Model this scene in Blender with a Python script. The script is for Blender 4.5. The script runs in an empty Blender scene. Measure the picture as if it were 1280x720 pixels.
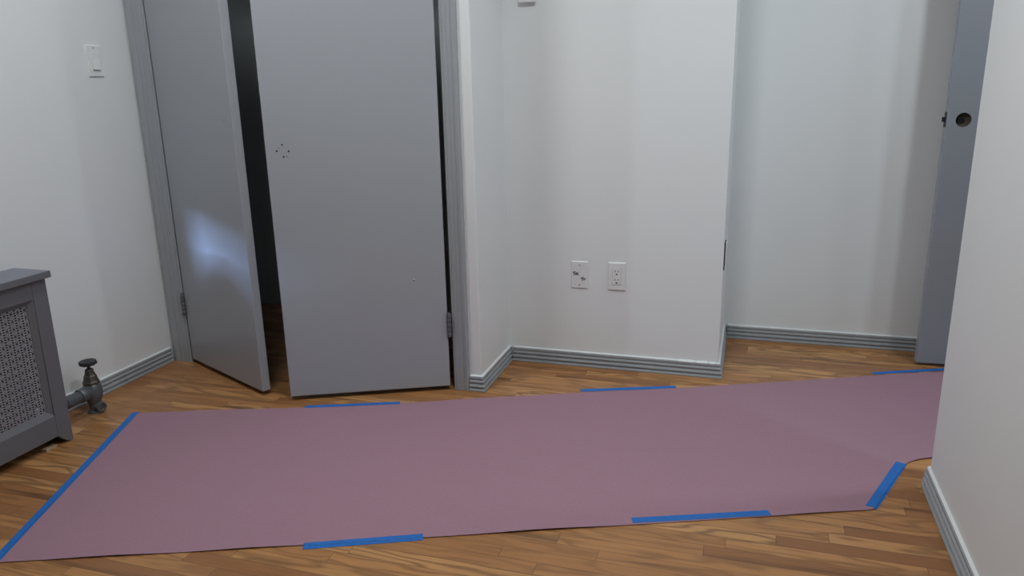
import bpy, bmesh, math, random
from mathutils import Vector, Matrix

random.seed(7)
C = bpy.context.scene.collection
SC = bpy.context.scene

# ---------------------------------------------------------------- camera, exposure, lights
cam_d = bpy.data.cameras.new('camera')
cam_d.sensor_width = 36.0
cam_d.lens = 952.16 / 1280 * 36.0
cam_d.clip_start = 0.02
cam = bpy.data.objects.new('camera', cam_d); C.objects.link(cam)
CR = Vector((0.95494085, 0.29607113, -0.02073281))
CU = Vector((-0.0581761, 0.25522443, 0.96513006))
CF = Vector((-0.29103867, 0.92043597, -0.2609485))
cam.matrix_world = Matrix(((CR.x, CU.x, -CF.x, 0), (CR.y, CU.y, -CF.y, 0), (CR.z, CU.z, -CF.z, 1.16324), (0, 0, 0, 1)))
SC.camera = cam
SC.view_settings.view_transform = 'Standard'
SC.view_settings.look = 'None'
SC.view_settings.exposure = 0.0
SC.view_settings.gamma = 1.0
SC.view_settings.use_curve_mapping = False
w = bpy.data.worlds.new('world'); SC.world = w; w.use_nodes = True
w.node_tree.nodes['Background'].inputs[0].default_value = (0.5, 0.6, 0.75, 1)
w.node_tree.nodes['Background'].inputs[1].default_value = 0.3


def area(name, loc, target, sx, sy, power, col):
    l = bpy.data.lights.new(name, 'AREA'); l.shape = 'RECTANGLE'; l.size = sx; l.size_y = sy
    l.energy = power; l.color = col
    o = bpy.data.objects.new(name, l); C.objects.link(o)
    o.location = loc
    o.rotation_euler = (Vector(target) - Vector(loc)).to_track_quat('-Z', 'Y').to_euler()
    return o


area('ceiling_light_room', (-0.30, 1.42, 2.50), (-0.30, 1.42, 0), 0.28, 0.28, 19, (0.98, 1.0, 1.0))
area('fill_light_closet', (-1.50, 1.75, 2.50), (-1.50, 1.75, 0), 0.30, 0.30, 12.5, (0.96, 0.99, 1.0))  # unseen lamp added to brighten the closet doors and upper left wall
area('fill_light_hall', (1.05, 2.50, 2.50), (1.05, 2.50, 0), 0.12, 0.12, 11, (0.90, 0.98, 1.0))  # unseen lamp added to brighten the hall door top and back wall
# two small lamps in the room beyond the near right wall
area('lamp_far', (2.845, 0.845, 1.75), (-0.8, 2.9, 1.1), 0.05, 0.10, 13, (0.80, 0.92, 1.0))
area('lamp_far_second', (2.845, 1.075, 1.75), (-0.8, 2.9, 1.1), 0.05, 0.10, 4, (0.80, 0.92, 1.0))
# low evening sky seen through the gap under the window shade: a clear strip and a dimmer one above it
area('daylight_window', (-4.02, -2.81, 1.15), (-1.95, 2.43, 0.60), 1.0, 0.12, 110, (0.40, 0.58, 1.0))
area('daylight_window_high', (-4.02, -2.81, 1.56), (-1.95, 2.43, 0.50), 1.0, 0.72, 300, (0.40, 0.58, 1.0))


# ---------------------------------------------------------------- material helpers
def srgb(r, g, b):
    f = lambda c: c / 12.92 if c <= 0.04045 else ((c + 0.055) / 1.055) ** 2.4
    return (f(r / 255), f(g / 255), f(b / 255), 1)


class NT:
    def __init__(s, name):
        s.m = bpy.data.materials.new(name); s.m.use_nodes = True
        s.t = s.m.node_tree; s.b = s.t.nodes['Principled BSDF']

    def n(s, typ, **kw):
        x = s.t.nodes.new(typ)
        for k, v in kw.items():
            if k in ('operation', 'blend_type', 'data_type', 'noise_dimensions', 'wave_type', 'bands_direction', 'feature'):
                setattr(x, k, v)
        return x

    def set(s, x, i, v):
        if hasattr(v, 'is_output') or isinstance(v, bpy.types.NodeSocket): s.t.links.new(v, x.inputs[i])
        elif v is not None: x.inputs[i].default_value = v

    def math(s, op, a, b=None, c=None):
        x = s.n('ShaderNodeMath', operation=op)
        s.set(x, 0, a); s.set(x, 1, b); s.set(x, 2, c)
        return x.outputs[0]

    def noise(s, vec, scale, detail=3, rough=0.5):
        x = s.n('ShaderNodeTexNoise'); s.set(x, 'Vector', vec)
        x.inputs['Scale'].default_value = scale; x.inputs['Detail'].default_value = detail; x.inputs['Roughness'].default_value = rough
        return x.outputs[0]

    def ramp(s, fac, stops):
        x = s.n('ShaderNodeValToRGB'); s.set(x, 0, fac)
        e = x.color_ramp.elements
        e[0].position, e[0].color = stops[0]; e[1].position, e[1].color = stops[-1]
        for p, c in stops[1:-1]:
            k = e.new(p); k.color = c
        return x.outputs[0]

    def mix(s, f, a, b, bt='MIX'):
        x = s.n('ShaderNodeMix', data_type='RGBA', blend_type=bt)
        s.set(x, 0, f); s.set(x, 6, a); s.set(x, 7, b)
        return x.outputs[2]

    def coord(s):
        return s.n('ShaderNodeTexCoord').outputs['Object']

    def comb(s, x, y, z):
        c = s.n('ShaderNodeCombineXYZ'); s.set(c, 0, x); s.set(c, 1, y); s.set(c, 2, z); return c.outputs[0]

    def scale(s, vec, sc):
        c = s.n('ShaderNodeVectorMath', operation='MULTIPLY'); s.set(c, 0, vec); c.inputs[1].default_value = sc; return c.outputs[0]

    def bump(s, h, strength, dist=0.001):
        x = s.n('ShaderNodeBump'); x.inputs['Strength'].default_value = strength; x.inputs['Distance'].default_value = dist
        s.set(x, 'Height', h); s.t.links.new(x.outputs[0], s.b.inputs['Normal'])

    def out(s, col=None, rough=None, metal=0, spec=0.5):
        s.set(s.b, 'Base Color', col); s.set(s.b, 'Roughness', rough)
        s.b.inputs['Metallic'].default_value = metal
        s.b.inputs['Specular IOR Level'].default_value = spec
        return s.m


def paint(name, col, rough=0.45, var=0.04, bump=0.12, scale=220, spec=0.5):
    t = NT(name); v = t.coord()
    c = t.mix(t.noise(v, 2.2, 3), tuple(x * (1 - var) for x in col[:3]) + (1,), tuple(min(1, x * (1 + var)) for x in col[:3]) + (1,))
    t.bump(t.noise(v, scale, 2), bump, 0.0006)
    return t.out(c, rough, 0, spec)


def plain(name, col, rough=0.5, metal=0.0, spec=0.5):
    t = NT(name); v = t.coord()
    c = t.mix(t.noise(v, 60, 3), tuple(x * 0.92 for x in col[:3]) + (1,), tuple(min(1, x * 1.06) for x in col[:3]) + (1,))
    return t.out(c, rough, metal, spec)


M = {}
M['wall'] = paint('white_wall_paint', (0.755, 0.785, 0.80, 1), 0.6, 0.015, 0.15, 160, 0.3)
M['ceiling'] = paint('ceiling_paint', (0.80, 0.80, 0.79, 1), 0.8)
M['door'] = paint('grey_door_paint', (0.365, 0.392, 0.43, 1), 0.26, 0.03, 0.08, 260)
M['hall_door'] = paint('blue_grey_door_paint', (0.305, 0.337, 0.385, 1), 0.22, 0.03, 0.10, 260)
M['trim'] = paint('grey_trim_paint', (0.335, 0.36, 0.385, 1), 0.27, 0.03, 0.1, 200)
M['cover'] = paint('grey_cover_paint', (0.14, 0.143, 0.16, 1), 0.30, 0.03, 0.1, 200)
M['grille'] = plain('grille_grey', (0.30, 0.305, 0.33, 1), 0.38, 0.2)
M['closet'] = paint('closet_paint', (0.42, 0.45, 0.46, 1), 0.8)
M['plastic'] = plain('white_plastic', (0.77, 0.79, 0.80, 1), 0.35)
M['plastic_soft'] = plain('matte_white_plastic', (0.74, 0.76, 0.765, 1), 0.42)
M['black'] = plain('black_plastic', (0.006, 0.006, 0.007, 1), 0.6)
M['ink'] = plain('black_marker_ink', (0.012, 0.012, 0.015, 1), 0.6)
M['screw'] = plain('painted_screw', (0.40, 0.41, 0.42, 1), 0.4, 0.3)
M['hinge'] = plain('tarnished_hinge', (0.15, 0.155, 0.17, 1), 0.4, 0.35)
M['steel'] = plain('dark_latch_steel', (0.05, 0.052, 0.07, 1), 0.35, 0.7)
M['iron'] = plain('silver_painted_iron', (0.115, 0.13, 0.14, 1), 0.36, 0.3)
M['brass'] = plain('tarnished_brass', (0.10, 0.093, 0.078, 1), 0.45, 0.5)
M['wheel'] = plain('dark_handwheel', (0.025, 0.028, 0.033, 1), 0.4)
M['shim'] = plain('pale_wood', (0.42, 0.30, 0.19, 1), 0.6)
M['caulk'] = plain('white_caulk', (0.74, 0.765, 0.77, 1), 0.5)
M['bore'] = plain('raw_door_core', (0.11, 0.10, 0.08, 1), 0.7)
M['scuff'] = plain('red_scuff', (0.30, 0.13, 0.11, 1), 0.6)
M['shade'] = plain('window_shade_cloth', (0.6, 0.6, 0.58, 1), 0.8)


def mat_floor():
    t = NT('oak_strip_floor'); v = t.coord()
    sx = t.n('ShaderNodeSeparateXYZ'); t.set(sx, 0, v); x, y = sx.outputs[0], sx.outputs[1]
    yr = t.math('DIVIDE', y, 0.047); row = t.math('FLOOR', yr); fy = t.math('FRACT', yr)
    wn = t.n('ShaderNodeTexWhiteNoise', noise_dimensions='1D'); t.set(wn, 'W', row)
    ln = t.math('MULTIPLY_ADD', wn.outputs[0], 0.5, 0.42)
    xr = t.math('ADD', t.math('DIVIDE', x, ln), t.math('MULTIPLY', wn.outputs[0], 37.7))
    col = t.math('FLOOR', xr); fx = t.math('FRACT', xr)
    w2 = t.n('ShaderNodeTexWhiteNoise', noise_dimensions='2D'); t.set(w2, 'Vector', t.comb(row, col, 0.0))
    rnd = w2.outputs[0]
    s2 = t.n('ShaderNodeSeparateColor'); t.set(s2, 0, w2.outputs[1]); r2, r3 = s2.outputs[0], s2.outputs[1]
    ox = t.math('MULTIPLY', rnd, 53.0); oy = t.math('MULTIPLY', r2, 31.0)
    gx = t.math('ADD', x, ox); gy = t.math('ADD', y, oy)
    fine = t.noise(t.comb(t.math('MULTIPLY', gx, 3.0), t.math('MULTIPLY', gy, 75.0), 0.0), 3.0, 5, 0.65)
    # cathedral figure: bent growth rings, long along the board
    bend = t.noise(t.comb(t.math('MULTIPLY', gx, 2.2), t.math('MULTIPLY', gy, 11.0), r3), 1.0, 2, 0.5)
    rings = t.math('SINE', t.math('MULTIPLY', t.math('ADD', bend, t.math('MULTIPLY', gy, 1.4)), 44.0))
    ringm = t.math('POWER', t.math('MULTIPLY_ADD', rings, 0.5, 0.5), 2.6)
    streak = t.noise(t.comb(t.math('MULTIPLY', gx, 1.3), t.math('MULTIPLY', gy, 24.0), 3.0), 1.0, 3, 0.6)
    base = t.ramp(rnd, [(0.0, (0.34, 0.150, 0.055, 1)), (0.3, (0.47, 0.225, 0.082, 1)), (0.7, (0.57, 0.285, 0.105, 1)), (1.0, (0.68, 0.37, 0.145, 1))])
    dark = (0.085, 0.036, 0.016, 1)
    fig = t.math('MULTIPLY', ringm, t.math('MULTIPLY_ADD', r2, 0.55, 0.06))
    c = t.mix(fig, base, dark)
    sm = t.ramp(streak, [(0.52, (0, 0, 0, 1)), (0.68, (1, 1, 1, 1))])
    c = t.mix(t.math('MULTIPLY', sm, t.math('MULTIPLY_ADD', r3, 0.75, 0.12)), c, (0.075, 0.032, 0.015, 1))
    c = t.mix(t.math('MULTIPLY', fine, 0.55), c, (0.14, 0.062, 0.027, 1))
    kn = t.noise(t.comb(t.math('MULTIPLY', x, 9.0), t.math('MULTIPLY', y, 16.0), 0.0), 1.0, 1, 0.4)
    km = t.ramp(kn, [(0.80, (0, 0, 0, 1)), (0.86, (1, 1, 1, 1))])
    c = t.mix(t.math('MULTIPLY', km, 0.8), c, (0.04, 0.016, 0.008, 1))
    dy = t.math('MULTIPLY', t.math('MINIMUM', fy, t.math('SUBTRACT', 1.0, fy)), 0.047)
    dx = t.math('MULTIPLY', t.math('MINIMUM', fx, t.math('SUBTRACT', 1.0, fx)), ln)
    dd = t.math('MINIMUM', dy, dx)
    gap = t.math('LESS_THAN', dd, 0.0007)
    c = t.mix(t.math('MULTIPLY', gap, 0.6), c, (0.03, 0.014, 0.008, 1))
    t.bump(t.math('SUBTRACT', t.math('MULTIPLY', fine, 0.25), gap), 0.25, 0.0008)
    rg = t.math('MULTIPLY_ADD', fine, 0.18, 0.26)
    return t.out(c, rg, 0, 0.45)


def mat_paper():
    t = NT('rosin_paper'); v = t.coord()
    f1 = t.noise(t.scale(v, (1, 1.6, 1)), 240, 3, 0.7)
    f2 = t.noise(t.scale(v, (1, 5, 1)), 3.0, 3, 0.55)
    c = t.mix(f1, (0.27, 0.145, 0.19, 1), (0.41, 0.255, 0.32, 1))
    c = t.mix(t.math('MULTIPLY', f2, 0.35), c, (0.30, 0.18, 0.22, 1))
    t.bump(f1, 0.2, 0.0004)
    return t.out(c, 0.72, 0, 0.3)


def mat_tape():
    t = NT('blue_painters_tape'); v = t.coord()
    c = t.mix(t.noise(v, 120, 3), (0.012, 0.115, 0.41, 1), (0.022, 0.18, 0.58, 1))
    t.bump(t.noise(v, 500, 2), 0.2, 0.0003)
    return t.out(c, 0.55, 0, 0.35)


M['floor'] = mat_floor(); M['paper'] = mat_paper(); M['tape'] = mat_tape()


# ---------------------------------------------------------------- mesh helpers
class MB:
    def __init__(s): s.v = []; s.f = []

    def add(s, vs, fs):
        k = len(s.v); s.v += [tuple(a) for a in vs]; s.f += [tuple(i + k for i in f) for f in fs]; return s

    def box(s, x0, x1, y0, y1, z0, z1):
        vs = [(x, y, z) for z in (z0, z1) for y in (y0, y1) for x in (x0, x1)]
        return s.add(vs, [(0, 2, 3, 1), (4, 5, 7, 6), (0, 1, 5, 4), (2, 6, 7, 3), (0, 4, 6, 2), (1, 3, 7, 5)])

    def prism(s, poly, axis, a, b):
        """poly: 2-D points in the two other axes, extruded along axis from a to b"""
        def P(u, w, t):
            return {'x': (t, u, w), 'y': (u, t, w), 'z': (u, w, t)}[axis]
        n = len(poly)
        vs = [P(u, q, a) for u, q in poly] + [P(u, q, b) for u, q in poly]
        fs = [tuple(range(n)), tuple(range(2 * n - 1, n - 1, -1))] + [(i, i + n, (i + 1) % n + n, (i + 1) % n) for i in range(n)]
        return s.add(vs, fs)

    def lathe(s, prof, mat=None, seg=24, rim=None):
        """prof: (r, z) list about Z; rim(angle) scales r"""
        mat = mat or Matrix()
        vs = []; n = len(prof)
        for i in range(seg):
            a = 2 * math.pi * i / seg; k = rim(a) if rim else 1
            for r, z in prof:
                vs.append(mat @ Vector((r * k * math.cos(a), r * k * math.sin(a), z)))
        fs = []
        for i in range(seg):
            j = (i + 1) % seg
            for q in range(n - 1):
                fs.append((i * n + q, j * n + q, j * n + q + 1, i * n + q + 1))
        k = len(vs); vs += [mat @ Vector((0, 0, prof[0][1])), mat @ Vector((0, 0, prof[-1][1]))]
        for i in range(seg):
            j = (i + 1) % seg
            fs.append((k, j * n, i * n)); fs.append((k + 1, i * n + n - 1, j * n + n - 1))
        return s.add(vs, fs)

    def sweep(s, path, prof, closed_prof=True):
        """profile (out, z) swept along a floor path with mitred corners; out is to the right of travel"""
        n = len(path); rings = []
        for i in range(n):
            p = Vector(path[i])
            d0 = (p - Vector(path[i - 1])).normalized() if i else None
            d1 = (Vector(path[i + 1]) - p).normalized() if i < n - 1 else None
            n0 = Vector((d0.y, -d0.x)) if d0 else None
            n1 = Vector((d1.y, -d1.x)) if d1 else None
            if n0 and n1:
                m = (n0 + n1).normalized(); m = m / max(0.3, m.dot(n0))
            else: m = n0 or n1
            rings.append([(p.x + m.x * o, p.y + m.y * o, z) for o, z in prof])
        k = len(prof); vs = [q for r in rings for q in r]; fs = []
        for i in range(n - 1):
            for q in range(k):
                fs.append((i * k + q, (i + 1) * k + q, (i + 1) * k + (q + 1) % k, i * k + (q + 1) % k))
        fs.append(tuple(range(k))); fs.append(tuple(range((n - 1) * k, n * k)))
        return s.add(vs, fs)


def cyl(axis_from, axis_to):
    a, b = Vector(axis_from), Vector(axis_to)
    q = (b - a).to_track_quat('Z', 'Y')
    return Matrix.Translation(a) @ q.to_matrix().to_4x4(), (b - a).length


def obj(name, mb, mat, parent=None, bevel=0, smooth=None, seg=2):
    """one mesh object; vertices given in the parent's own coordinates"""
    me = bpy.data.meshes.new(name)
    me.from_pydata(mb.v, [], mb.f)
    bm = bmesh.new(); bm.from_mesh(me)
    bmesh.ops.recalc_face_normals(bm, faces=bm.faces)
    bm.to_mesh(me); bm.free()
    if smooth is not None:
        for p in me.polygons: p.use_smooth = True
        me.set_sharp_from_angle(angle=math.radians(smooth))
    me.materials.append(M[mat])
    o = bpy.data.objects.new(name, me); C.objects.link(o)
    if parent: o.parent = parent
    if bevel:
        b = o.modifiers.new('bevel', 'BEVEL'); b.width = bevel; b.segments = seg; b.limit_method = 'ANGLE'; b.angle_limit = math.radians(40)
    return o


def tag(o, label, cat, group=None, kind=None):
    o['label'] = label; o['category'] = cat
    if group: o['group'] = group
    if kind: o['kind'] = kind
    return o


def empty(name, loc, rz=0.0):
    o = bpy.data.objects.new(name, None); C.objects.link(o)
    o.empty_display_size = 0.05; o.location = loc; o.rotation_euler = (0, 0, rz)
    return o


def struct(name, mb, mat, **kw):
    o = obj(name, mb, mat, **kw); o['kind'] = 'structure'; return o


# ---------------------------------------------------------------- room geometry
XL, YD, XS, YB, XB, YK, XR = -2.414, 2.608, -0.957, 2.972, -0.082, 3.494, 0.545
YE = 2.262                      # end of the near right wall
XH = 1.50                       # far side of the hall beyond it
ZC = 2.55
OX0, OX1, OZ = -2.308, -1.066, 2.04     # closet opening

struct('floor', MB().box(-2.9, 3.6, -3.1, 3.8, -0.05, 0.0), 'floor')
struct('ceiling', MB().box(-2.9, 3.6, -3.1, 3.8, ZC, ZC + 0.05), 'ceiling')

# left wall with its window above the radiator cover
wy0, wy1, wz0, wz1 = 0.50, 1.76, 0.62, 2.0
m = MB()
m.box(XL - 0.15, XL, -3.0, wy0, 0, ZC); m.box(XL - 0.15, XL, wy1, YD + 0.1, 0, ZC)
m.box(XL - 0.15, XL, wy0, wy1, 0, wz0); m.box(XL - 0.15, XL, wy0, wy1, wz1, ZC)
struct('wall_left', m, 'wall')
m = MB()
m.box(XL - 0.12, XL - 0.09, wy0, wy0 + 0.04, wz0, wz1); m.box(XL - 0.12, XL - 0.09, wy1 - 0.04, wy1, wz0, wz1)
m.box(XL - 0.12, XL - 0.09, wy0 + 0.04, wy1 - 0.04, wz1 - 0.05, wz1)
wn = struct('window_1', m, 'trim')
obj('window_shade', MB().box(XL - 0.012, XL - 0.008, wy0, wy1, 0.772, wz1), 'shade', wn)
# closet front wall
m = MB()
m.box(XL, OX0 - 0.012, YD, YD + 0.10, 0, ZC); m.box(OX1 + 0.012, XS - 0.10, YD, YD + 0.10, 0, ZC)
m.box(OX0 - 0.012, OX1 + 0.012, YD, YD + 0.10, OZ + 0.012, ZC)
struct('wall_closet_front', m, 'wall')
struct('wall_closet_side', MB().box(XS - 0.10, XS, YD, YB + 0.12, 0, ZC), 'wall', bevel=0.004)
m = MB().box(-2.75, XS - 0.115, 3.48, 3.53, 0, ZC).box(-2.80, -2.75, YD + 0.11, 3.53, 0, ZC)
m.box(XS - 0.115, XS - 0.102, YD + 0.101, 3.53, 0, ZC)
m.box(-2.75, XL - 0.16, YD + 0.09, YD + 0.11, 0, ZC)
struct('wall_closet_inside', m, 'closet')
struct('wall_center', MB().box(XS - 0.06, XB, YB, YK + 0.1, 0, ZC), 'wall', bevel=0.004)
struct('wall_back', MB().box(XB, XH + 0.1, YK, YK + 0.1, 0, ZC), 'wall')
struct('wall_right', MB().box(XR, XR + 0.12, -3.0, YE, 0, ZC), 'wall', bevel=0.012, seg=4)
struct('wall_rear', MB().box(XL - 0.15, 3.6, -3.1, -3.0, 0, ZC), 'wall')
m = MB().box(XH, XH + 0.1, 2.38, 2.52, 0, ZC).box(XH, XH + 0.1, 3.36, YK, 0, ZC).box(XH, XH + 0.1, 2.52, 3.36, 2.04, ZC)
m.box(XH + 0.1, 3.5, 2.38, 2.48, 0, ZC)
struct('wall_hall', m, 'wall')
m = MB().box(2.6, 2.7, 2.48, 3.8, 0, ZC).box(XH + 0.1, 2.6, 3.7, 3.8, 0, ZC)
struct('wall_hall_room', m, 'wall')
struct('wall_far_room', MB().box(3.5, 3.6, -3.0, 2.48, 0, ZC), 'wall')

# reeded baseboards
BP = [(0.0, 0.0), (0.0175, 0.0), (0.0190, 0.004), (0.0175, 0.0085), (0.0115, 0.0100), (0.0100, 0.0130), (0.0145, 0.0160), (0.0170, 0.0205), (0.0155, 0.0255),
      (0.0095, 0.0280), (0.0085, 0.0315), (0.0125, 0.0340), (0.0145, 0.0385), (0.0130, 0.0430), (0.0080, 0.0455), (0.0075, 0.0485), (0.0110, 0.0500),
      (0.0115, 0.0570), (0.0100, 0.0595), (0.0, 0.0605)]
# white paint and caulk line along the top edge
CP = [(-0.001, 0.0592), (0.0078, 0.0598), (0.0080, 0.0606), (0.0050, 0.0614), (0.0022, 0.0626), (-0.001, 0.0638)]


def baseboard(name, path, flip=False):
    f = (lambda pr: [(-o, z) for o, z in pr]) if flip else (lambda pr: pr)
    b = struct(name, MB().sweep(path, f(BP)), 'trim')
    c = obj('caulk_line', MB().sweep(path, f(CP)), 'caulk', b, smooth=50)
    c['label'] = 'white caulk line along the top edge'


baseboard('baseboard_left', [(XL, -2.9), (XL, YD - 0.021)])
baseboard('baseboard_closet', [(-1.003, YD), (XS, YD), (XS, YB)])
baseboard('baseboard_center', [(XS + 0.0186, YB), (XB, YB), (XB, YK)])
baseboard('baseboard_back', [(XB + 0.0186, YK), (XH, YK)])
rc = [(XR + 0.012 - 0.012 * math.cos(a), YE - 0.012 + 0.012 * math.sin(a)) for a in [math.radians(k) for k in (0, 22, 45, 68, 90)]]
baseboard('baseboard_right', [(XR, -2.9)] + rc + [(XR + 0.12, YE)], True)

# torn white caulk along the top of the middle baseboard
m = MB(); vs = []; rnd = random.Random(3)
xs = [-0.235 + 0.010 * i for i in range(15)]
for x in xs:
    h = 0.0020 + 0.0028 * rnd.random(); o = 0.0015 + 0.0025 * rnd.random()
    vs += [(x, YB, 0.0605), (x, YB - 0.0105 - 0.002 * rnd.random(), 0.0592), (x, YB - o, 0.0615 + h), (x, YB, 0.062 + h)]
for i in range(len(xs) - 1):
    if i in (6, 11): continue
    for q in range(4):
        m.f.append((i * 4 + q, (i + 1) * 4 + q, (i + 1) * 4 + (q + 1) % 4, i * 4 + (q + 1) % 4))
m.v = vs
struct('trim_4', m, 'caulk')


# door casings: reeded boards mitred at the head, and the jambs behind them
def casing_profile(w):
    return [(0, 0), (0, 0.0125), (0.003, 0.0145), (0.0075, 0.0145), (0.0085, 0.0128), (0.0105, 0.0128), (0.012, 0.0152), (w * 0.40, 0.0158), (w * 0.42, 0.0146), (w * 0.45, 0.0146),
            (w * 0.47, 0.0162), (w * 0.66, 0.0168), (w * 0.68, 0.0152), (w * 0.71, 0.0152), (w * 0.74, 0.0180), (w - 0.006, 0.0205), (w - 0.001, 0.0185), (w, 0.015), (w, 0)]


def casing(x_in, x_out):
    w_ = abs(x_out - x_in); sg = 1 if x_out > x_in else -1
    return [(x_in + sg * a, YD - d) for a, d in casing_profile(w_)]


struct('trim_1', MB().prism(casing(OX0, -2.394), 'z', 0.0, OZ + 0.086), 'trim')
struct('trim_2', MB().prism(casing(OX1, -1.004), 'z', 0.0, OZ + 0.062), 'trim')
struct('trim_3', MB().prism([(YD - d, OZ + a) for a, d in casing_profile(0.062)], 'x', OX0, OX1), 'trim')
m = MB().box(OX0 - 0.012, OX0, YD, YD + 0.1, 0, OZ).box(OX1, OX1 + 0.012, YD, YD + 0.1, 0, OZ).box(OX0 - 0.012, OX1 + 0.012, YD, YD + 0.1, OZ, OZ + 0.012)
m.box(OX0, OX1, YD + 0.05, YD + 0.062, OZ - 0.03, OZ)
struct('trim_5', m, 'trim')
# casing of the doorway beyond the near right wall
m = MB().box(XH - 0.016, XH, 2.44, 2.52, 0, 2.12).box(XH - 0.016, XH, 3.36, 3.42, 0, 2.12).box(XH - 0.016, XH, 2.52, 3.36, 2.04, 2.12)
struct('trim_6', m, 'trim')


# ---------------------------------------------------------------- closet doors
def hinge(root, x, y, z0, z1):
    """butt hinge: five-knuckle barrel with pin tips and two leaf edges, at the hinge line of the leaf"""
    m = MB()
    n = 5; h = (z1 - z0) / n
    for i in range(n):
        a = z0 + i * h + 0.0006; b = z0 + (i + 1) * h - 0.0006
        m.lathe([(0.0, a), (0.0082, a), (0.0088, a + 0.001), (0.0088, b - 0.001), (0.0082, b), (0.0, b)], Matrix.Translation((x, y, 0)), 14)
    m.lathe([(0.0, z0 - 0.005), (0.003, z0 - 0.004), (0.0045, z0 - 0.001), (0.0045, z0)], Matrix.Translation((x, y, 0)), 12)
    m.lathe([(0.0045, z1), (0.0045, z1 + 0.001), (0.003, z1 + 0.004), (0.0, z1 + 0.005)], Matrix.Translation((x, y, 0)), 12)
    return obj('hinge', m, 'hinge', root, smooth=40)


def closet_leaf(name, hx, hy, fx, fy, zb, label):
    """leaf local frame: x from hinge to free edge, y towards the closet"""
    a = math.atan2(fy - hy, fx - hx); L = math.hypot(fx - hx, fy - hy)
    r = empty(name, (hx, hy, 0), a)
    tag(r, label, 'door', kind='structure')
    return r, L


# left leaf: opens from the left jamb, its free edge swung out into the room
r1, L1 = closet_leaf('door_1', -2.2975, 2.589, -1.767, 2.341, 0.018, 'narrow grey closet door leaf hinged beside the radiator wall, swung further open with its edge showing')
obj('leaf', MB().box(0, L1, 0, 0.034, 0.018, OZ - 0.004), 'door', r1, bevel=0.0025)
for z0, z1 in ((0.224, 0.314), (1.72, 1.81)): hinge(r1, -0.005, -0.006, z0, z1)
m = MB()
for (x, z, w_, h_) in ((0.515, 1.046, 0.012, 0.0016), (0.520, 1.050, 0.010, 0.0014), (0.527, 1.053, 0.007, 0.0014)):
    m.box(x, x + w_, -0.0003, 0.0002, z, z + h_)
o = obj('scuff_mark', m, 'scuff', r1); o['label'] = 'faint reddish scuff'
# right leaf: mirrored, local x runs from hinge to free edge, so the closet is towards -y
r2, L2 = closet_leaf('door_2', -1.0785, 2.5825, -1.633, 2.327, 0.018, 'wide grey closet door leaf with a ring of empty screw holes and no knob')
obj('leaf', MB().box(0, L2, -0.034, 0, 0.018, OZ - 0.004), 'door', r2, bevel=0.0025)
for z0, z1 in ((0.224, 0.316), (1.72, 1.812)): hinge(r2, -0.005, 0.007, z0, z1)
ca, sa = math.cos(r2.rotation_euler[2]), math.sin(r2.rotation_euler[2])


def on_leaf2(x, y): return (x + 1.073) * ca + (y - 2.585) * sa


def disc(x, z, r, y0=-0.0006, y1=0.0004):
    return MB().lathe([(0, 0), (r, 0), (r, y1 - y0), (0, y1 - y0)], Matrix.Translation((x, y1, z)) @ Matrix.Rotation(math.pi / 2, 4, 'X'), 14)


for (x, y, z, rr) in ((-1.574, 2.354, 0.967, 0.0032), (-1.592, 2.346, 0.946, 0.0034), (-1.555, 2.363, 0.944, 0.0034), (-1.572, 2.355, 0.925, 0.0034)):
    o = obj('screw_hole', disc(on_leaf2(x, y), z, rr), 'black', r2, smooth=40); o['label'] = 'small dark empty screw hole'
for (x, y, z) in ((-1.585, 2.349, 0.956), (-1.562, 2.360, 0.926)):
    obj('filled_hole', disc(on_leaf2(x, y), z, 0.0024), 'hinge', r2, smooth=40)
m = MB().lathe([(0, 0), (0.0045, 0), (0.004, 0.0012), (0.002, 0.002), (0, 0.0022)], Matrix.Translation((on_leaf2(-1.181, 2.535), -0.0002, 0.453)) @ Matrix.Rotation(-math.pi / 2, 4, 'X'), 12)
obj('paint_drip', m, 'door', r2, smooth=50)

# ---------------------------------------------------------------- door folded back in the hall
fx, fy, hx, hy = 0.6955, 3.308, 1.452, 3.345
a3 = math.atan2(fy - hy, fx - hx); L3 = math.hypot(fx - hx, fy - hy)
r3 = empty('door_3', (hx, hy, 0), a3)
tag(r3, 'blue-grey door folded back against the far wall, with an empty knob hole', 'door', kind='structure')
KX, KZ, KR = L3 - 0.058, 0.990, 0.0268          # bore for the missing knob
z0, z1, th = 0.013, 2.03, 0.035
m = MB(); N = 32
sq = 0.05
ring = [(KX + KR * math.cos(2 * math.pi * i / N), KZ + KR * math.sin(2 * math.pi * i / N)) for i in range(N)]


def sqpt(i):
    a = 2 * math.pi * i / N; c, s = math.cos(a), math.sin(a); k = sq / max(abs(c), abs(s)); return (KX + k * c, KZ + k * s)


outer = [sqpt(i) for i in range(N)]
# local y: 0 = face to the room (+y is towards the room because x runs hinge to free edge leftwards)
for y in (0.0, -th):
    k = len(m.v)
    m.v += [(x, y, z) for x, z in ring] + [(x, y, z) for x, z in outer]
    m.f += [(k + i, k + (i + 1) % N, k + N + (i + 1) % N, k + N + i) for i in range(N)]
    xa, xb, za, zb = KX - sq, KX + sq, KZ - sq, KZ + sq
    for (p0, p1, q0, q1) in ((0, xa, z0, z1), (xb, L3, z0, z1), (xa, xb, z0, za), (xa, xb, zb, z1)):
        m.add([(p0, y, q0), (p1, y, q0), (p1, y, q1), (p0, y, q1)], [(0, 1, 2, 3)])
m.add([(0, 0, z0), (L3, 0, z0), (L3, -th, z0), (0, -th, z0), (0, 0, z1), (L3, 0, z1), (L3, -th, z1), (0, -th, z1)],
      [(0, 1, 2, 3), (4, 7, 6, 5), (0, 3, 7, 4), (1, 5, 6, 2)])
obj('leaf', m, 'hall_door', r3)
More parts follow.
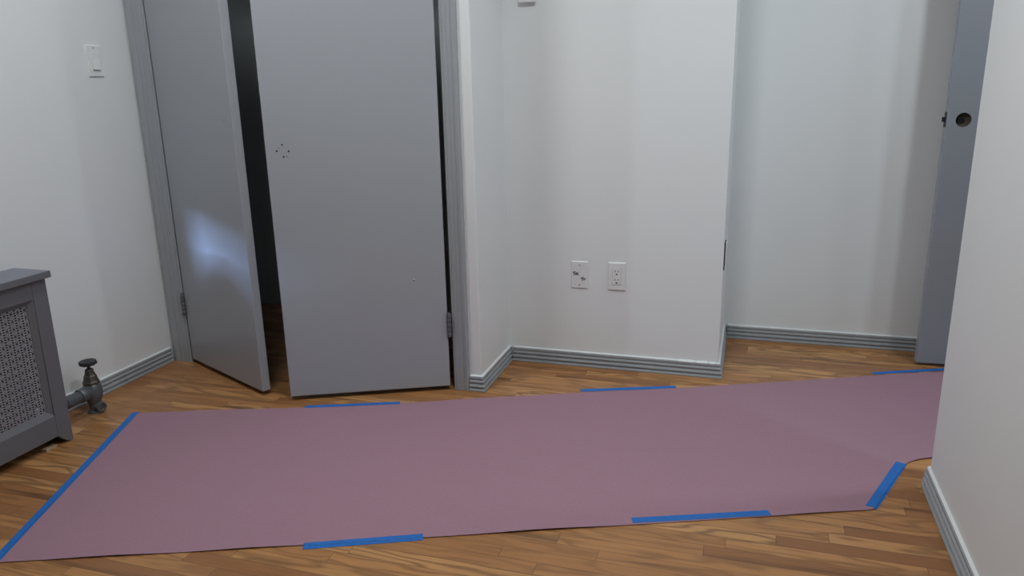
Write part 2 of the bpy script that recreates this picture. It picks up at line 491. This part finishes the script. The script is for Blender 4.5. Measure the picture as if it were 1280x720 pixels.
m = MB(); m.v = [(x, 0.0, z) for x, z in ring] + [(x, -th, z) for x, z in ring]
m.f = [(i, (i + 1) % N, N + (i + 1) % N, N + i) for i in range(N)]
o = obj('knob_hole', m, 'bore', r3, smooth=60); o['label'] = 'round empty knob bore'
obj('bore_dark_disc', MB().prism([(KX + 0.0266 * math.cos(2 * math.pi * i / 24), KZ + 0.0266 * math.sin(2 * math.pi * i / 24)) for i in range(24)], 'y', -0.026, -0.021), 'bore', r3)  # dark disc added inside the bore to make the hole read dark
obj('retractor', MB().box(KX - 0.006, KX + 0.018, -0.021, -0.014, KZ - 0.009, KZ + 0.009), 'steel', r3, bevel=0.002)
m = MB().box(L3 - 0.001, L3 + 0.0014, -th + 0.005, -0.005, 0.962, 1.020)
obj('latch_plate', m, 'steel', r3, bevel=0.0006)
m = MB().prism([(L3, -0.011), (L3 + 0.0125, -0.0135), (L3 + 0.0125, -0.018), (L3, -0.024)], 'z', 0.9825, 1.0005)
obj('latch_bolt', m, 'steel', r3, bevel=0.0008)
for z in (0.968, 1.014):
    mm, ln = cyl((L3 + 0.001, -th / 2, z), (L3 + 0.003, -th / 2, z))
    obj('latch_screw', MB().lathe([(0, 0), (0.0035, 0), (0.003, ln), (0, ln)], mm, 12), 'steel', r3)

# ---------------------------------------------------------------- wall plates
def plate(root, w_, h_, t, axis, mat='plastic'):
    """bevelled cover plate, local frame: lies in the local x-z plane, front towards -y"""
    e = 0.003
    vs = [(-w_ / 2, 0, -h_ / 2), (w_ / 2, 0, -h_ / 2), (w_ / 2, 0, h_ / 2), (-w_ / 2, 0, h_ / 2)]
    vs += [(-w_ / 2, -t * 0.35, -h_ / 2), (w_ / 2, -t * 0.35, -h_ / 2), (w_ / 2, -t * 0.35, h_ / 2), (-w_ / 2, -t * 0.35, h_ / 2)]
    vs += [(-w_ / 2 + e, -t, -h_ / 2 + e), (w_ / 2 - e, -t, -h_ / 2 + e), (w_ / 2 - e, -t, h_ / 2 - e), (-w_ / 2 + e, -t, h_ / 2 - e)]
    fs = [(0, 1, 2, 3)[::-1], (8, 9, 10, 11)]
    for k in (0, 4):
        fs += [(k + i, k + (i + 1) % 4, k + 4 + (i + 1) % 4, k + 4 + i) for i in range(4)]
    return obj('cover_plate', MB().add(vs, fs), mat, root, bevel=0.0008)


def facing_disc(x, z, r, y0, y1, seg=14):
    """short cylinder on the plate, from y0 (back) to y1 (front, more negative)"""
    mm, ln = cyl((x, y0, z), (x, y1, z))
    return MB().lathe([(0, 0), (r, 0), (r, ln * 0.6), (r * 0.8, ln), (0, ln)], mm, seg)


def screws(root, zz, y, mat='screw'):
    for z in zz:
        s_ = obj('screw', facing_disc(0, z, 0.0032, y + 0.001, y - 0.0009), mat, root, smooth=40)
        obj('slot', MB().box(-0.0026, 0.0026, y - 0.0011, y - 0.0006, z - 0.0005, z + 0.0005), 'hinge', s_)


def stroke(m, pts, wd, y0, y1):
    for (a, b) in zip(pts[:-1], pts[1:]):
        d = Vector((b[0] - a[0], b[1] - a[1])); L = d.length or 1e-6; d /= L; nn = Vector((-d.y, d.x)) * wd / 2
        e = d * wd * 0.35
        q = [(a[0] - e.x + nn.x, a[1] - e.y + nn.y), (a[0] - e.x - nn.x, a[1] - e.y - nn.y), (b[0] + e.x - nn.x, b[1] + e.y - nn.y), (b[0] + e.x + nn.x, b[1] + e.y + nn.y)]
        m.prism(q, 'y', y0, y1)


# blank plate with the handwritten words
r = empty('blank_wall_plate', (-0.647, YB, 0.395))
tag(r, 'white blank cover plate with the handwritten words Tel and Tv', 'wall plate')
plate(r, 0.070, 0.1143, 0.0050, 'y', 'plastic_soft')
screws(r, (0.0415, -0.0415), -0.0050)
m = MB(); ya, yb = -0.0046, -0.0053
S = 1.0
def W(pts, dx, dz, s=1.0): return [(dx + x * s, dz + z * s) for x, z in pts]
# Tel
stroke(m, W([(-0.002, 0.011), (0.009, 0.0135)], -0.026, -0.001), 0.0031, ya, yb)
stroke(m, W([(0.0035, 0.013), (0.003, 0.006), (0.004, 0.000)], -0.026, -0.001), 0.0033, ya, yb)
stroke(m, W([(0.0080, 0.0048), (0.0135, 0.0062), (0.0122, 0.0098), (0.0085, 0.0080), (0.0082, 0.0030), (0.012, 0.001), (0.015, 0.003)], -0.026, -0.001), 0.0022, ya, yb)
stroke(m, W([(0.015, 0.003), (0.0185, 0.0125), (0.0175, 0.003), (0.0195, 0.001), (0.0235, 0.003)], -0.026, -0.001), 0.0028, ya, yb)
# Tv
stroke(m, W([(-0.002, 0.0105), (0.009, 0.0125)], 0.008, -0.0225), 0.0031, ya, yb)
stroke(m, W([(0.0035, 0.012), (0.003, 0.005), (0.0045, 0.000)], 0.008, -0.0225), 0.0033, ya, yb)
stroke(m, W([(0.008, 0.008), (0.011, 0.002), (0.0155, 0.009), (0.017, 0.008)], 0.008, -0.0225), 0.0030, ya, yb)
o = obj('handwriting', m, 'ink', r); o['label'] = 'black marker words Tel and Tv'

# outlet: screwless plate, rectangular duplex insert
r = empty('wall_outlet', (-0.494, YB, 0.3965))
tag(r, 'white duplex power outlet on the short wall, next to the handwritten plate', 'outlet')
plate(r, 0.0725, 0.1160, 0.006, 'y')
obj('insert_seam', MB().box(-0.0176, 0.0176, -0.0063, -0.004, -0.0346, 0.0346), 'screw', r)
ins = obj('receptacle', MB().box(-0.0166, 0.0166, -0.0082, -0.003, -0.0336, 0.0336), 'plastic', r, bevel=0.0008)
for zc in (0.0165, -0.0185):
    for x, h_ in ((-0.0064, 0.0080), (0.0064, 0.0066)):
        obj('slot', MB().box(x - 0.0014, x + 0.0014, -0.0084, -0.0060, zc + 0.0035 - h_ / 2 + 0.002, zc + 0.0035 + h_ / 2 + 0.002), 'black', ins)
    q = [(0.0034 * math.cos(a), zc - 0.0075 + 0.0036 * math.sin(a)) for a in [math.radians(k) for k in range(0, 181, 20)]] + [(-0.0034, zc - 0.0100), (0.0034, zc - 0.0100)]
    obj('ground_hole', MB().prism(q, 'y', -0.0060, -0.0084), 'black', ins)

# plate on the side of the middle wall, seen edge on: white plate, the shaded gap behind it filled in black
r = empty('wall_plate', (XB, 3.02, 0.4935), math.pi / 2)
tag(r, 'cover plate standing off the wall, its shaded gap filled in black, seen edge-on just around the wall corner', 'wall plate')
obj('gap_shade', MB().box(-0.034, 0.034, -0.0048, 0, -0.0535, 0.0535), 'black', r, bevel=0.001)
cpm = MB().box(-0.036, 0.036, -0.0078, -0.0048, -0.0550, 0.0550)
obj('cover_plate', cpm, 'plastic', r, bevel=0.0008)
obj('rocker', MB().box(-0.016, 0.016, -0.0110, -0.0085, -0.033, 0.033), 'plastic', r, bevel=0.001)

# light switch on the left wall (front towards +x)
r = empty('light_switch', (XL, 2.4185, 1.2735), math.pi / 2)
tag(r, 'white dimmer light switch on the left-hand wall beside the closet trim', 'light switch')
plate(r, 0.0715, 0.1165, 0.006, 'y')
screws(r, (0.0475,), -0.0058)
obj('paddle', MB().prism([(-0.0125, -0.0325), (-0.0085, 0.0), (-0.0065, 0.0335), (-0.0030, 0.0335), (-0.0030, -0.0325)], 'x', -0.0165, 0.0165), 'plastic', r, bevel=0.0008)
obj('paddle_shadow', MB().box(-0.0172, 0.0172, -0.0066, -0.004, -0.0340, -0.0326), 'hinge', r)  # dark strip painted in as the shadow under the paddle's lower edge

# white box on the short wall, cut by the top of the frame
r = empty('thermostat', (-0.851, YB, 1.454))
tag(r, 'small white control box high on the wall, cut off by the picture top', 'thermostat')
obj('housing', MB().box(-0.033, 0.033, -0.022, -0.004, 0.0, 0.095), 'plastic', r, bevel=0.0025)
obj('base_plate', MB().box(-0.031, 0.031, -0.004, 0.0, 0.002, 0.093), 'plastic_soft', r)
obj('display', MB().box(-0.020, 0.020, -0.0224, -0.021, 0.052, 0.078), 'hinge', r)

# ---------------------------------------------------------------- radiator cover
rx, ry = -2.25, 1.30
rc_ = empty('radiator_cover', (rx, ry, 0))
tag(rc_, 'grey painted radiator cover with a pierced metal grille, against the left-hand wall', 'radiator cover')
FX = -2.19 - rx; y0, y1 = 0.80 - ry, 1.852 - ry
obj('top', MB().box(-2.330 - rx, -2.1725 - rx, y0 - 0.012, y1 + 0.011, 0.577, 0.600), 'cover', rc_, bevel=0.0025)


def post(mir):
    pl = [(y1 - 0.054, 0.577), (y1, 0.577), (y1, 0.0), (y1 - 0.016, 0.0), (y1 - 0.030, 0.007), (y1 - 0.060, 0.036), (y1 - 0.056, 0.100)]
    pl = [(y1 - 0.053, 0.577), (y1, 0.577), (y1 - 0.004, 0.0), (y1 - 0.018, 0.0), (y1 - 0.030, 0.007), (y1 - 0.059, 0.036)]
    if mir: pl = [(y0 + y1 - u, z) for u, z in pl][::-1]
    return MB().prism(pl, 'x', FX - 0.024, FX)


obj('post', post(False), 'cover', rc_, bevel=0.0012); obj('post', post(True), 'cover', rc_, bevel=0.0012)
yi0, yi1 = y0 + 0.053, y1 - 0.053
obj('rail', MB().box(FX - 0.022, FX - 0.0012, yi0 - 0.003, yi1 + 0.001, 0.516, 0.577), 'cover', rc_, bevel=0.001)
obj('rail', MB().box(FX - 0.022, FX - 0.0012, yi0 - 0.006, yi1 - 0.004, 0.036, 0.110), 'cover', rc_, bevel=0.001)
# sloped inner frame around the grille
gz0, gz1, gy0, gy1 = 0.128, 0.500, yi0 + 0.021, yi1 - 0.021
a_ = [(FX - 0.002, yi0, 0.110), (FX - 0.002, yi1, 0.110), (FX - 0.002, yi1, 0.516), (FX - 0.002, yi0, 0.516)]
b_ = [(FX - 0.014, gy0, gz0), (FX - 0.014, gy1, gz0), (FX - 0.014, gy1, gz1), (FX - 0.014, gy0, gz1)]
c_ = [(FX - 0.020, u, z) for _, u, z in b_]; d_ = [(FX - 0.020, u, z) for _, u, z in a_]
m = MB().add(a_ + b_ + c_ + d_, [])
for k in range(4):
    for i in range(4): m.f.append((k * 4 + i, k * 4 + (i + 1) % 4, ((k + 1) % 4) * 4 + (i + 1) % 4, ((k + 1) % 4) * 4 + i))
obj('grille_frame', m, 'cover', rc_)


# pierced sheet: one cell is triangulated with its holes, then repeated
def cell(cw, ch):
    cu = bpy.data.curves.new('cell', 'CURVE'); cu.dimensions = '2D'; cu.fill_mode = 'FRONT'

    def spl(pts):
        sp = cu.splines.new('POLY'); sp.points.add(len(pts) - 1); sp.use_cyclic_u = True
        for p, (x, y) in zip(sp.points, pts): p.co = (x, y, 0, 1)

    def ell(cx, cy, a, b, n, rot=0.0):
        c, s = math.cos(rot), math.sin(rot); o_ = []
        for i in range(n):
            t = 2 * math.pi * i / n; u, v_ = a * math.cos(t), b * math.sin(t)
            o_.append((cx + u * c - v_ * s, cy + u * s + v_ * c))
        return o_
    spl([(0, 0), (cw, 0), (cw, ch), (0, ch)])
    # column of three flat lozenge slots, then a ring of four leaves about a round eye, half a step apart
    for k in range(3): spl(ell(cw * 0.24, ch * (k + 0.5) / 3, cw * 0.20, ch * 0.105, 8))
    spl(ell(cw * 0.73, ch * 0.5, cw * 0.15, ch * 0.15, 10))
    for sx in (-1, 1):
        for sy in (-1, 1): spl(ell(cw * 0.73 + sx * cw * 0.135, ch * 0.5 + sy * ch * 0.235, cw * 0.11, ch * 0.065, 6, sx * sy * 0.75))
    spl(ell(cw * 0.73, ch * 0.04 + ch * 0.0, cw * 0.13, ch * 0.028, 6))
    spl(ell(cw * 0.73, ch * 0.945, cw * 0.13, ch * 0.028, 6))
    o_ = bpy.data.objects.new('cell', cu); C.objects.link(o_)
    dg = bpy.context.evaluated_depsgraph_get(); me = bpy.data.meshes.new_from_object(o_.evaluated_get(dg))
    vs = [tuple(v_.co) for v_ in me.vertices]; fs = [tuple(p.vertices) for p in me.polygons]
    bpy.data.objects.remove(o_); bpy.data.meshes.remove(me); bpy.data.curves.remove(cu)
    return vs, fs


nc, nr = 38, 15
cw, ch = (gy1 - gy0) / nc, (gz1 - gz0) / nr
cv, cf = cell(cw, ch)
m = MB()
for i in range(nc):
    for j in range(nr):
        m.add([(FX - 0.016, gy0 + i * cw + v_[0], gz0 + j * ch + v_[1]) for v_ in cv], cf)
g = obj('grille', m, 'grille', rc_)
sd = g.modifiers.new('sheet', 'SOLIDIFY'); sd.thickness = 0.0007
xb0 = -2.326 - rx
obj('side_panel', MB().prism([(FX - 0.025, 0.0), (FX - 0.025, 0.576), (xb0, 0.576), (xb0, 0.106), (-0.028, 0.106), (-0.028, 0.061), (xb0, 0.061), (xb0, 0.0)], 'y', y1 - 0.016, y1 - 0.002), 'cover', rc_)
obj('side_panel', MB().box(xb0, FX - 0.025, y0 + 0.002, y0 + 0.016, 0, 0.576), 'cover', rc_)
obj('dark_back_sheet', MB().box(xb0, xb0 + 0.006, y0 + 0.017, y1 - 0.017, 0.004, 0.570), 'black', rc_)  # black sheet added to keep the inside of the cover dark

s = obj('wood_shim', MB().prism([(0, 0), (0.050, 0), (0.050, 0.006), (0.0, 0.011)], 'x', -0.009, 0.009), 'shim', None, bevel=0.0008)
s.location = (-2.203, 1.742, 0.0); s.rotation_euler = (0, 0, 0.12)
tag(s, 'small pale wood shim on the floor under the radiator cover', 'shim')

# ---------------------------------------------------------------- radiator valve
vx, vy = -2.300, 2.056
rv = empty('radiator_valve', (vx, vy, 0))
tag(rv, 'old silver-painted radiator valve with a dark handwheel, on a pipe from the cover', 'valve')
mm, ln = cyl((0, -0.213, 0.083), (0, -0.025, 0.085))
obj('pipe', MB().lathe([(0.0, 0), (0.0205, 0), (0.0205, ln), (0, ln)], mm, 24), 'iron', rv, smooth=40)
mm, ln = cyl((0, -0.062, 0.085), (0, -0.022, 0.085))
obj('union_nut', MB().lathe([(0.0, 0), (0.024, 0), (0.027, 0.004), (0.027, ln - 0.006), (0.024, ln), (0, ln)], mm, 24), 'iron', rv, smooth=40)
mm, ln = cyl((0, -0.125, 0.084), (0, -0.095, 0.084))
obj('collar', MB().lathe([(0.0, 0), (0.0235, 0), (0.0235, ln), (0, ln)], mm, 24), 'iron', rv, smooth=40)
body = [(0.0, 0.036), (0.022, 0.036), (0.024, 0.044), (0.029, 0.054), (0.0325, 0.068), (0.0335, 0.083), (0.0325, 0.098), (0.029, 0.109), (0.025, 0.114), (0, 0.114)]
obj('body', MB().lathe(body, None, 28), 'iron', rv, smooth=50)
bon = [(0.0, 0.110), (0.027, 0.110), (0.029, 0.114), (0.029, 0.121), (0.026, 0.126), (0.0235, 0.136), (0.022, 0.144), (0.0185, 0.149), (0.0165, 0.158), (0, 0.158)]
obj('bonnet', MB().lathe(bon, None, 8), 'brass', rv, bevel=0.0015)
obj('packing_nut', MB().lathe([(0.0, 0.156), (0.0145, 0.156), (0.0155, 0.160), (0.0155, 0.168), (0.010, 0.173), (0, 0.173)], None, 6), 'brass', rv, bevel=0.001)
obj('stem', MB().lathe([(0.0, 0.170), (0.0055, 0.170), (0.0055, 0.199), (0, 0.199)], None, 12), 'wheel', rv, smooth=40)
wh = [(0.0, 0.1905), (0.010, 0.1895), (0.018, 0.192), (0.021, 0.1900), (0.026, 0.187), (0.0295, 0.190), (0.0303, 0.196), (0.0280, 0.202), (0.022, 0.2035), (0.015, 0.1995), (0.008, 0.2015), (0.004, 0.204), (0.0, 0.204)]
obj('handwheel', MB().lathe(wh, None, 40, lambda a: 1 + 0.045 * math.cos(10 * a)), 'wheel', rv, smooth=50)
obj('neck', MB().lathe([(0.0, 0.008), (0.021, 0.008), (0.021, 0.040), (0, 0.040)], None, 24), 'iron', rv, smooth=40)
obj('floor_flange', MB().lathe([(0.0, 0.0), (0.029, 0.0), (0.028, 0.005), (0.024, 0.011), (0, 0.011)], None, 28), 'iron', rv, smooth=40)
mm, ln = cyl((0.004, 0.002, 0.024), (0.036, -0.003, 0.0225))
obj('drain_cap', MB().lathe([(0.0, -0.004), (0.019, -0.004), (0.020, 0.0), (0.0205, ln - 0.006), (0.0185, ln), (0.013, ln), (0.011, ln - 0.004), (0, ln - 0.004)], mm, 24), 'iron', rv, smooth=40)

# ---------------------------------------------------------------- rosin paper runner
PA = Vector((-2.137, 2.078, 0)); PU = Vector((0.925, 0.380, 0)).normalized(); PV = Vector((PU.y, -PU.x, 0))


def interp(t, pts):
    for (a, va), (b, vb) in zip(pts[:-1], pts[1:]):
        if t <= b: return va + (vb - va) * (t - a) / (b - a)
    return pts[-1][1]


NEAR = [(0, 0.920), (0.55, 0.934), (1.10, 0.941), (1.65, 0.948), (2.322, 0.956), (2.330, 0.950), (2.551, 0.732), (2.580, 0.713), (2.615, 0.703), (2.67, 0.697), (2.80, 0.697), (3.4, 0.700)]
FAR = [(0, 0.0), (0.62, 0.034), (0.98, 0.042), (1.67, 0.038), (2.05, 0.042), (2.55, 0.036), (3.157, 0.024), (3.4, 0.02)]


def lift(u, v):
    """small height of the sheet off the boards"""
    e = 0.0013
    dn = interp(u, NEAR) - v
    k = max(0.0, 1 - dn / 0.07) ** 2
    e += k * (0.0045 * math.exp(-((u - 1.42) / 0.14) ** 2) + 0.003 * math.exp(-((u - 0.62) / 0.10) ** 2) + 0.0035 * math.exp(-((u - 0.28) / 0.12) ** 2)
              + 0.0015 * math.exp(-((u - 2.16) / 0.08) ** 2) + 0.003 * math.exp(-((u - 2.64) / 0.05) ** 2))
    df = v - interp(u, FAR)
    e += max(0.0, 1 - df / 0.05) ** 2 * (0.002 * math.exp(-((u - 1.3) / 0.12) ** 2) + 0.002 * math.exp(-((u - 0.3) / 0.15) ** 2))
    # the seam crease that runs along the roll
    e += 0.0012 * math.exp(-((v - 0.535) / 0.006) ** 2) * (1 if u > 1.2 else 0.3)
    e += 0.0005 * (1 + math.sin(u * 5.1 + v * 3.0))
    return e


us = sorted(set([round(i * 0.035, 4) for i in range(96)] + [2.322, 2.330, 2.551, 2.58, 2.615, 2.67]))
NV = 60
vs = []; fs = []
for u in us:
    n0, n1 = interp(u, FAR), interp(u, NEAR)
    for j in range(NV + 1):
        t = j / NV; v = n0 + (n1 - n0) * t
        p = PA + PU * u + PV * v
        vs.append((p.x, p.y, lift(u, v)))
for i in range(len(us) - 1):
    for j in range(NV):
        fs.append((i * (NV + 1) + j, i * (NV + 1) + j + 1, (i + 1) * (NV + 1) + j + 1, (i + 1) * (NV + 1) + j))
pap = obj('floor_paper', MB().add(vs, fs), 'paper', None)
sd = pap.modifiers.new('sheet', 'SOLIDIFY'); sd.thickness = 0.0006; sd.offset = 1
tag(pap, 'long sheet of mauve rosin paper taped down across the wood floor', 'floor paper')

# ---------------------------------------------------------------- blue tape strips
def uv_of(x, y):
    d = Vector((x, y, 0)) - PA; return d.dot(PU), d.dot(PV)


def sheet_z(x, y):
    u, v = uv_of(x, y)
    if 0 <= u <= 3.3 and interp(u, FAR) <= v <= interp(u, NEAR): return lift(u, v) + 0.0010
    return 0.0006


def tape(a, b, wd, label):
    a, b = Vector(a), Vector(b); L = (b - a).length; d = (b - a) / L; nn = Vector((-d.y, d.x))
    nl, nw = max(8, int(L / 0.015)), 10
    rr = random.Random(int(abs(a.x * 1000)))
    vs = []
    for i in range(nl + 1):
        for j in range(nw + 1):
            s_ = j / nw - 0.5
            t = L * i / nl
            if i in (0, nl): t += 0.003 * (rr.random() - 0.5)      # torn ends
            p = a + d * t + nn * wd * s_
            z = max(sheet_z(p.x, p.y), max(sheet_z((p + nn * q).x, (p + nn * q).y) for q in (-0.002, 0.002)) - 0.0005)
            vs.append((p.x, p.y, z))
    k = nw + 1
    fs = [(i * k + j, i * k + j + 1, (i + 1) * k + j + 1, (i + 1) * k + j) for i in range(nl) for j in range(nw)]
    o_ = obj('painters_tape', MB().add(vs, fs), 'tape', None)
    s2_ = o_.modifiers.new('film', 'SOLIDIFY'); s2_.thickness = 0.0002; s2_.offset = 1
    return tag(o_, label, 'tape', 'blue tape strips holding the paper')


tape((-2.145, 2.088), (-1.790, 1.206), 0.027, 'longest blue tape strip, along the short edge of the paper near the radiator cover')
tape((-1.552, 2.290), (-1.217, 2.415), 0.026, 'blue tape strip on the paper edge in front of the closet doors')
tape((-0.583, 2.703), (-0.232, 2.830), 0.026, 'blue tape strip on the paper edge below the outlet wall')
tape((0.515, 3.166), (0.860, 3.312), 0.026, 'blue tape strip on the paper edge at the foot of the hall door')
tape((-1.063, 1.501), (-0.776, 1.624), 0.026, 'shorter blue tape strip on the long paper edge nearest the camera')
tape((-0.255, 1.848), (0.103, 1.985), 0.026, 'longer blue tape strip on the long paper edge nearest the camera')
tape((0.495, 2.385), (0.373, 2.088), 0.030, 'diagonal blue tape strip on the cut paper corner by the near white wall')
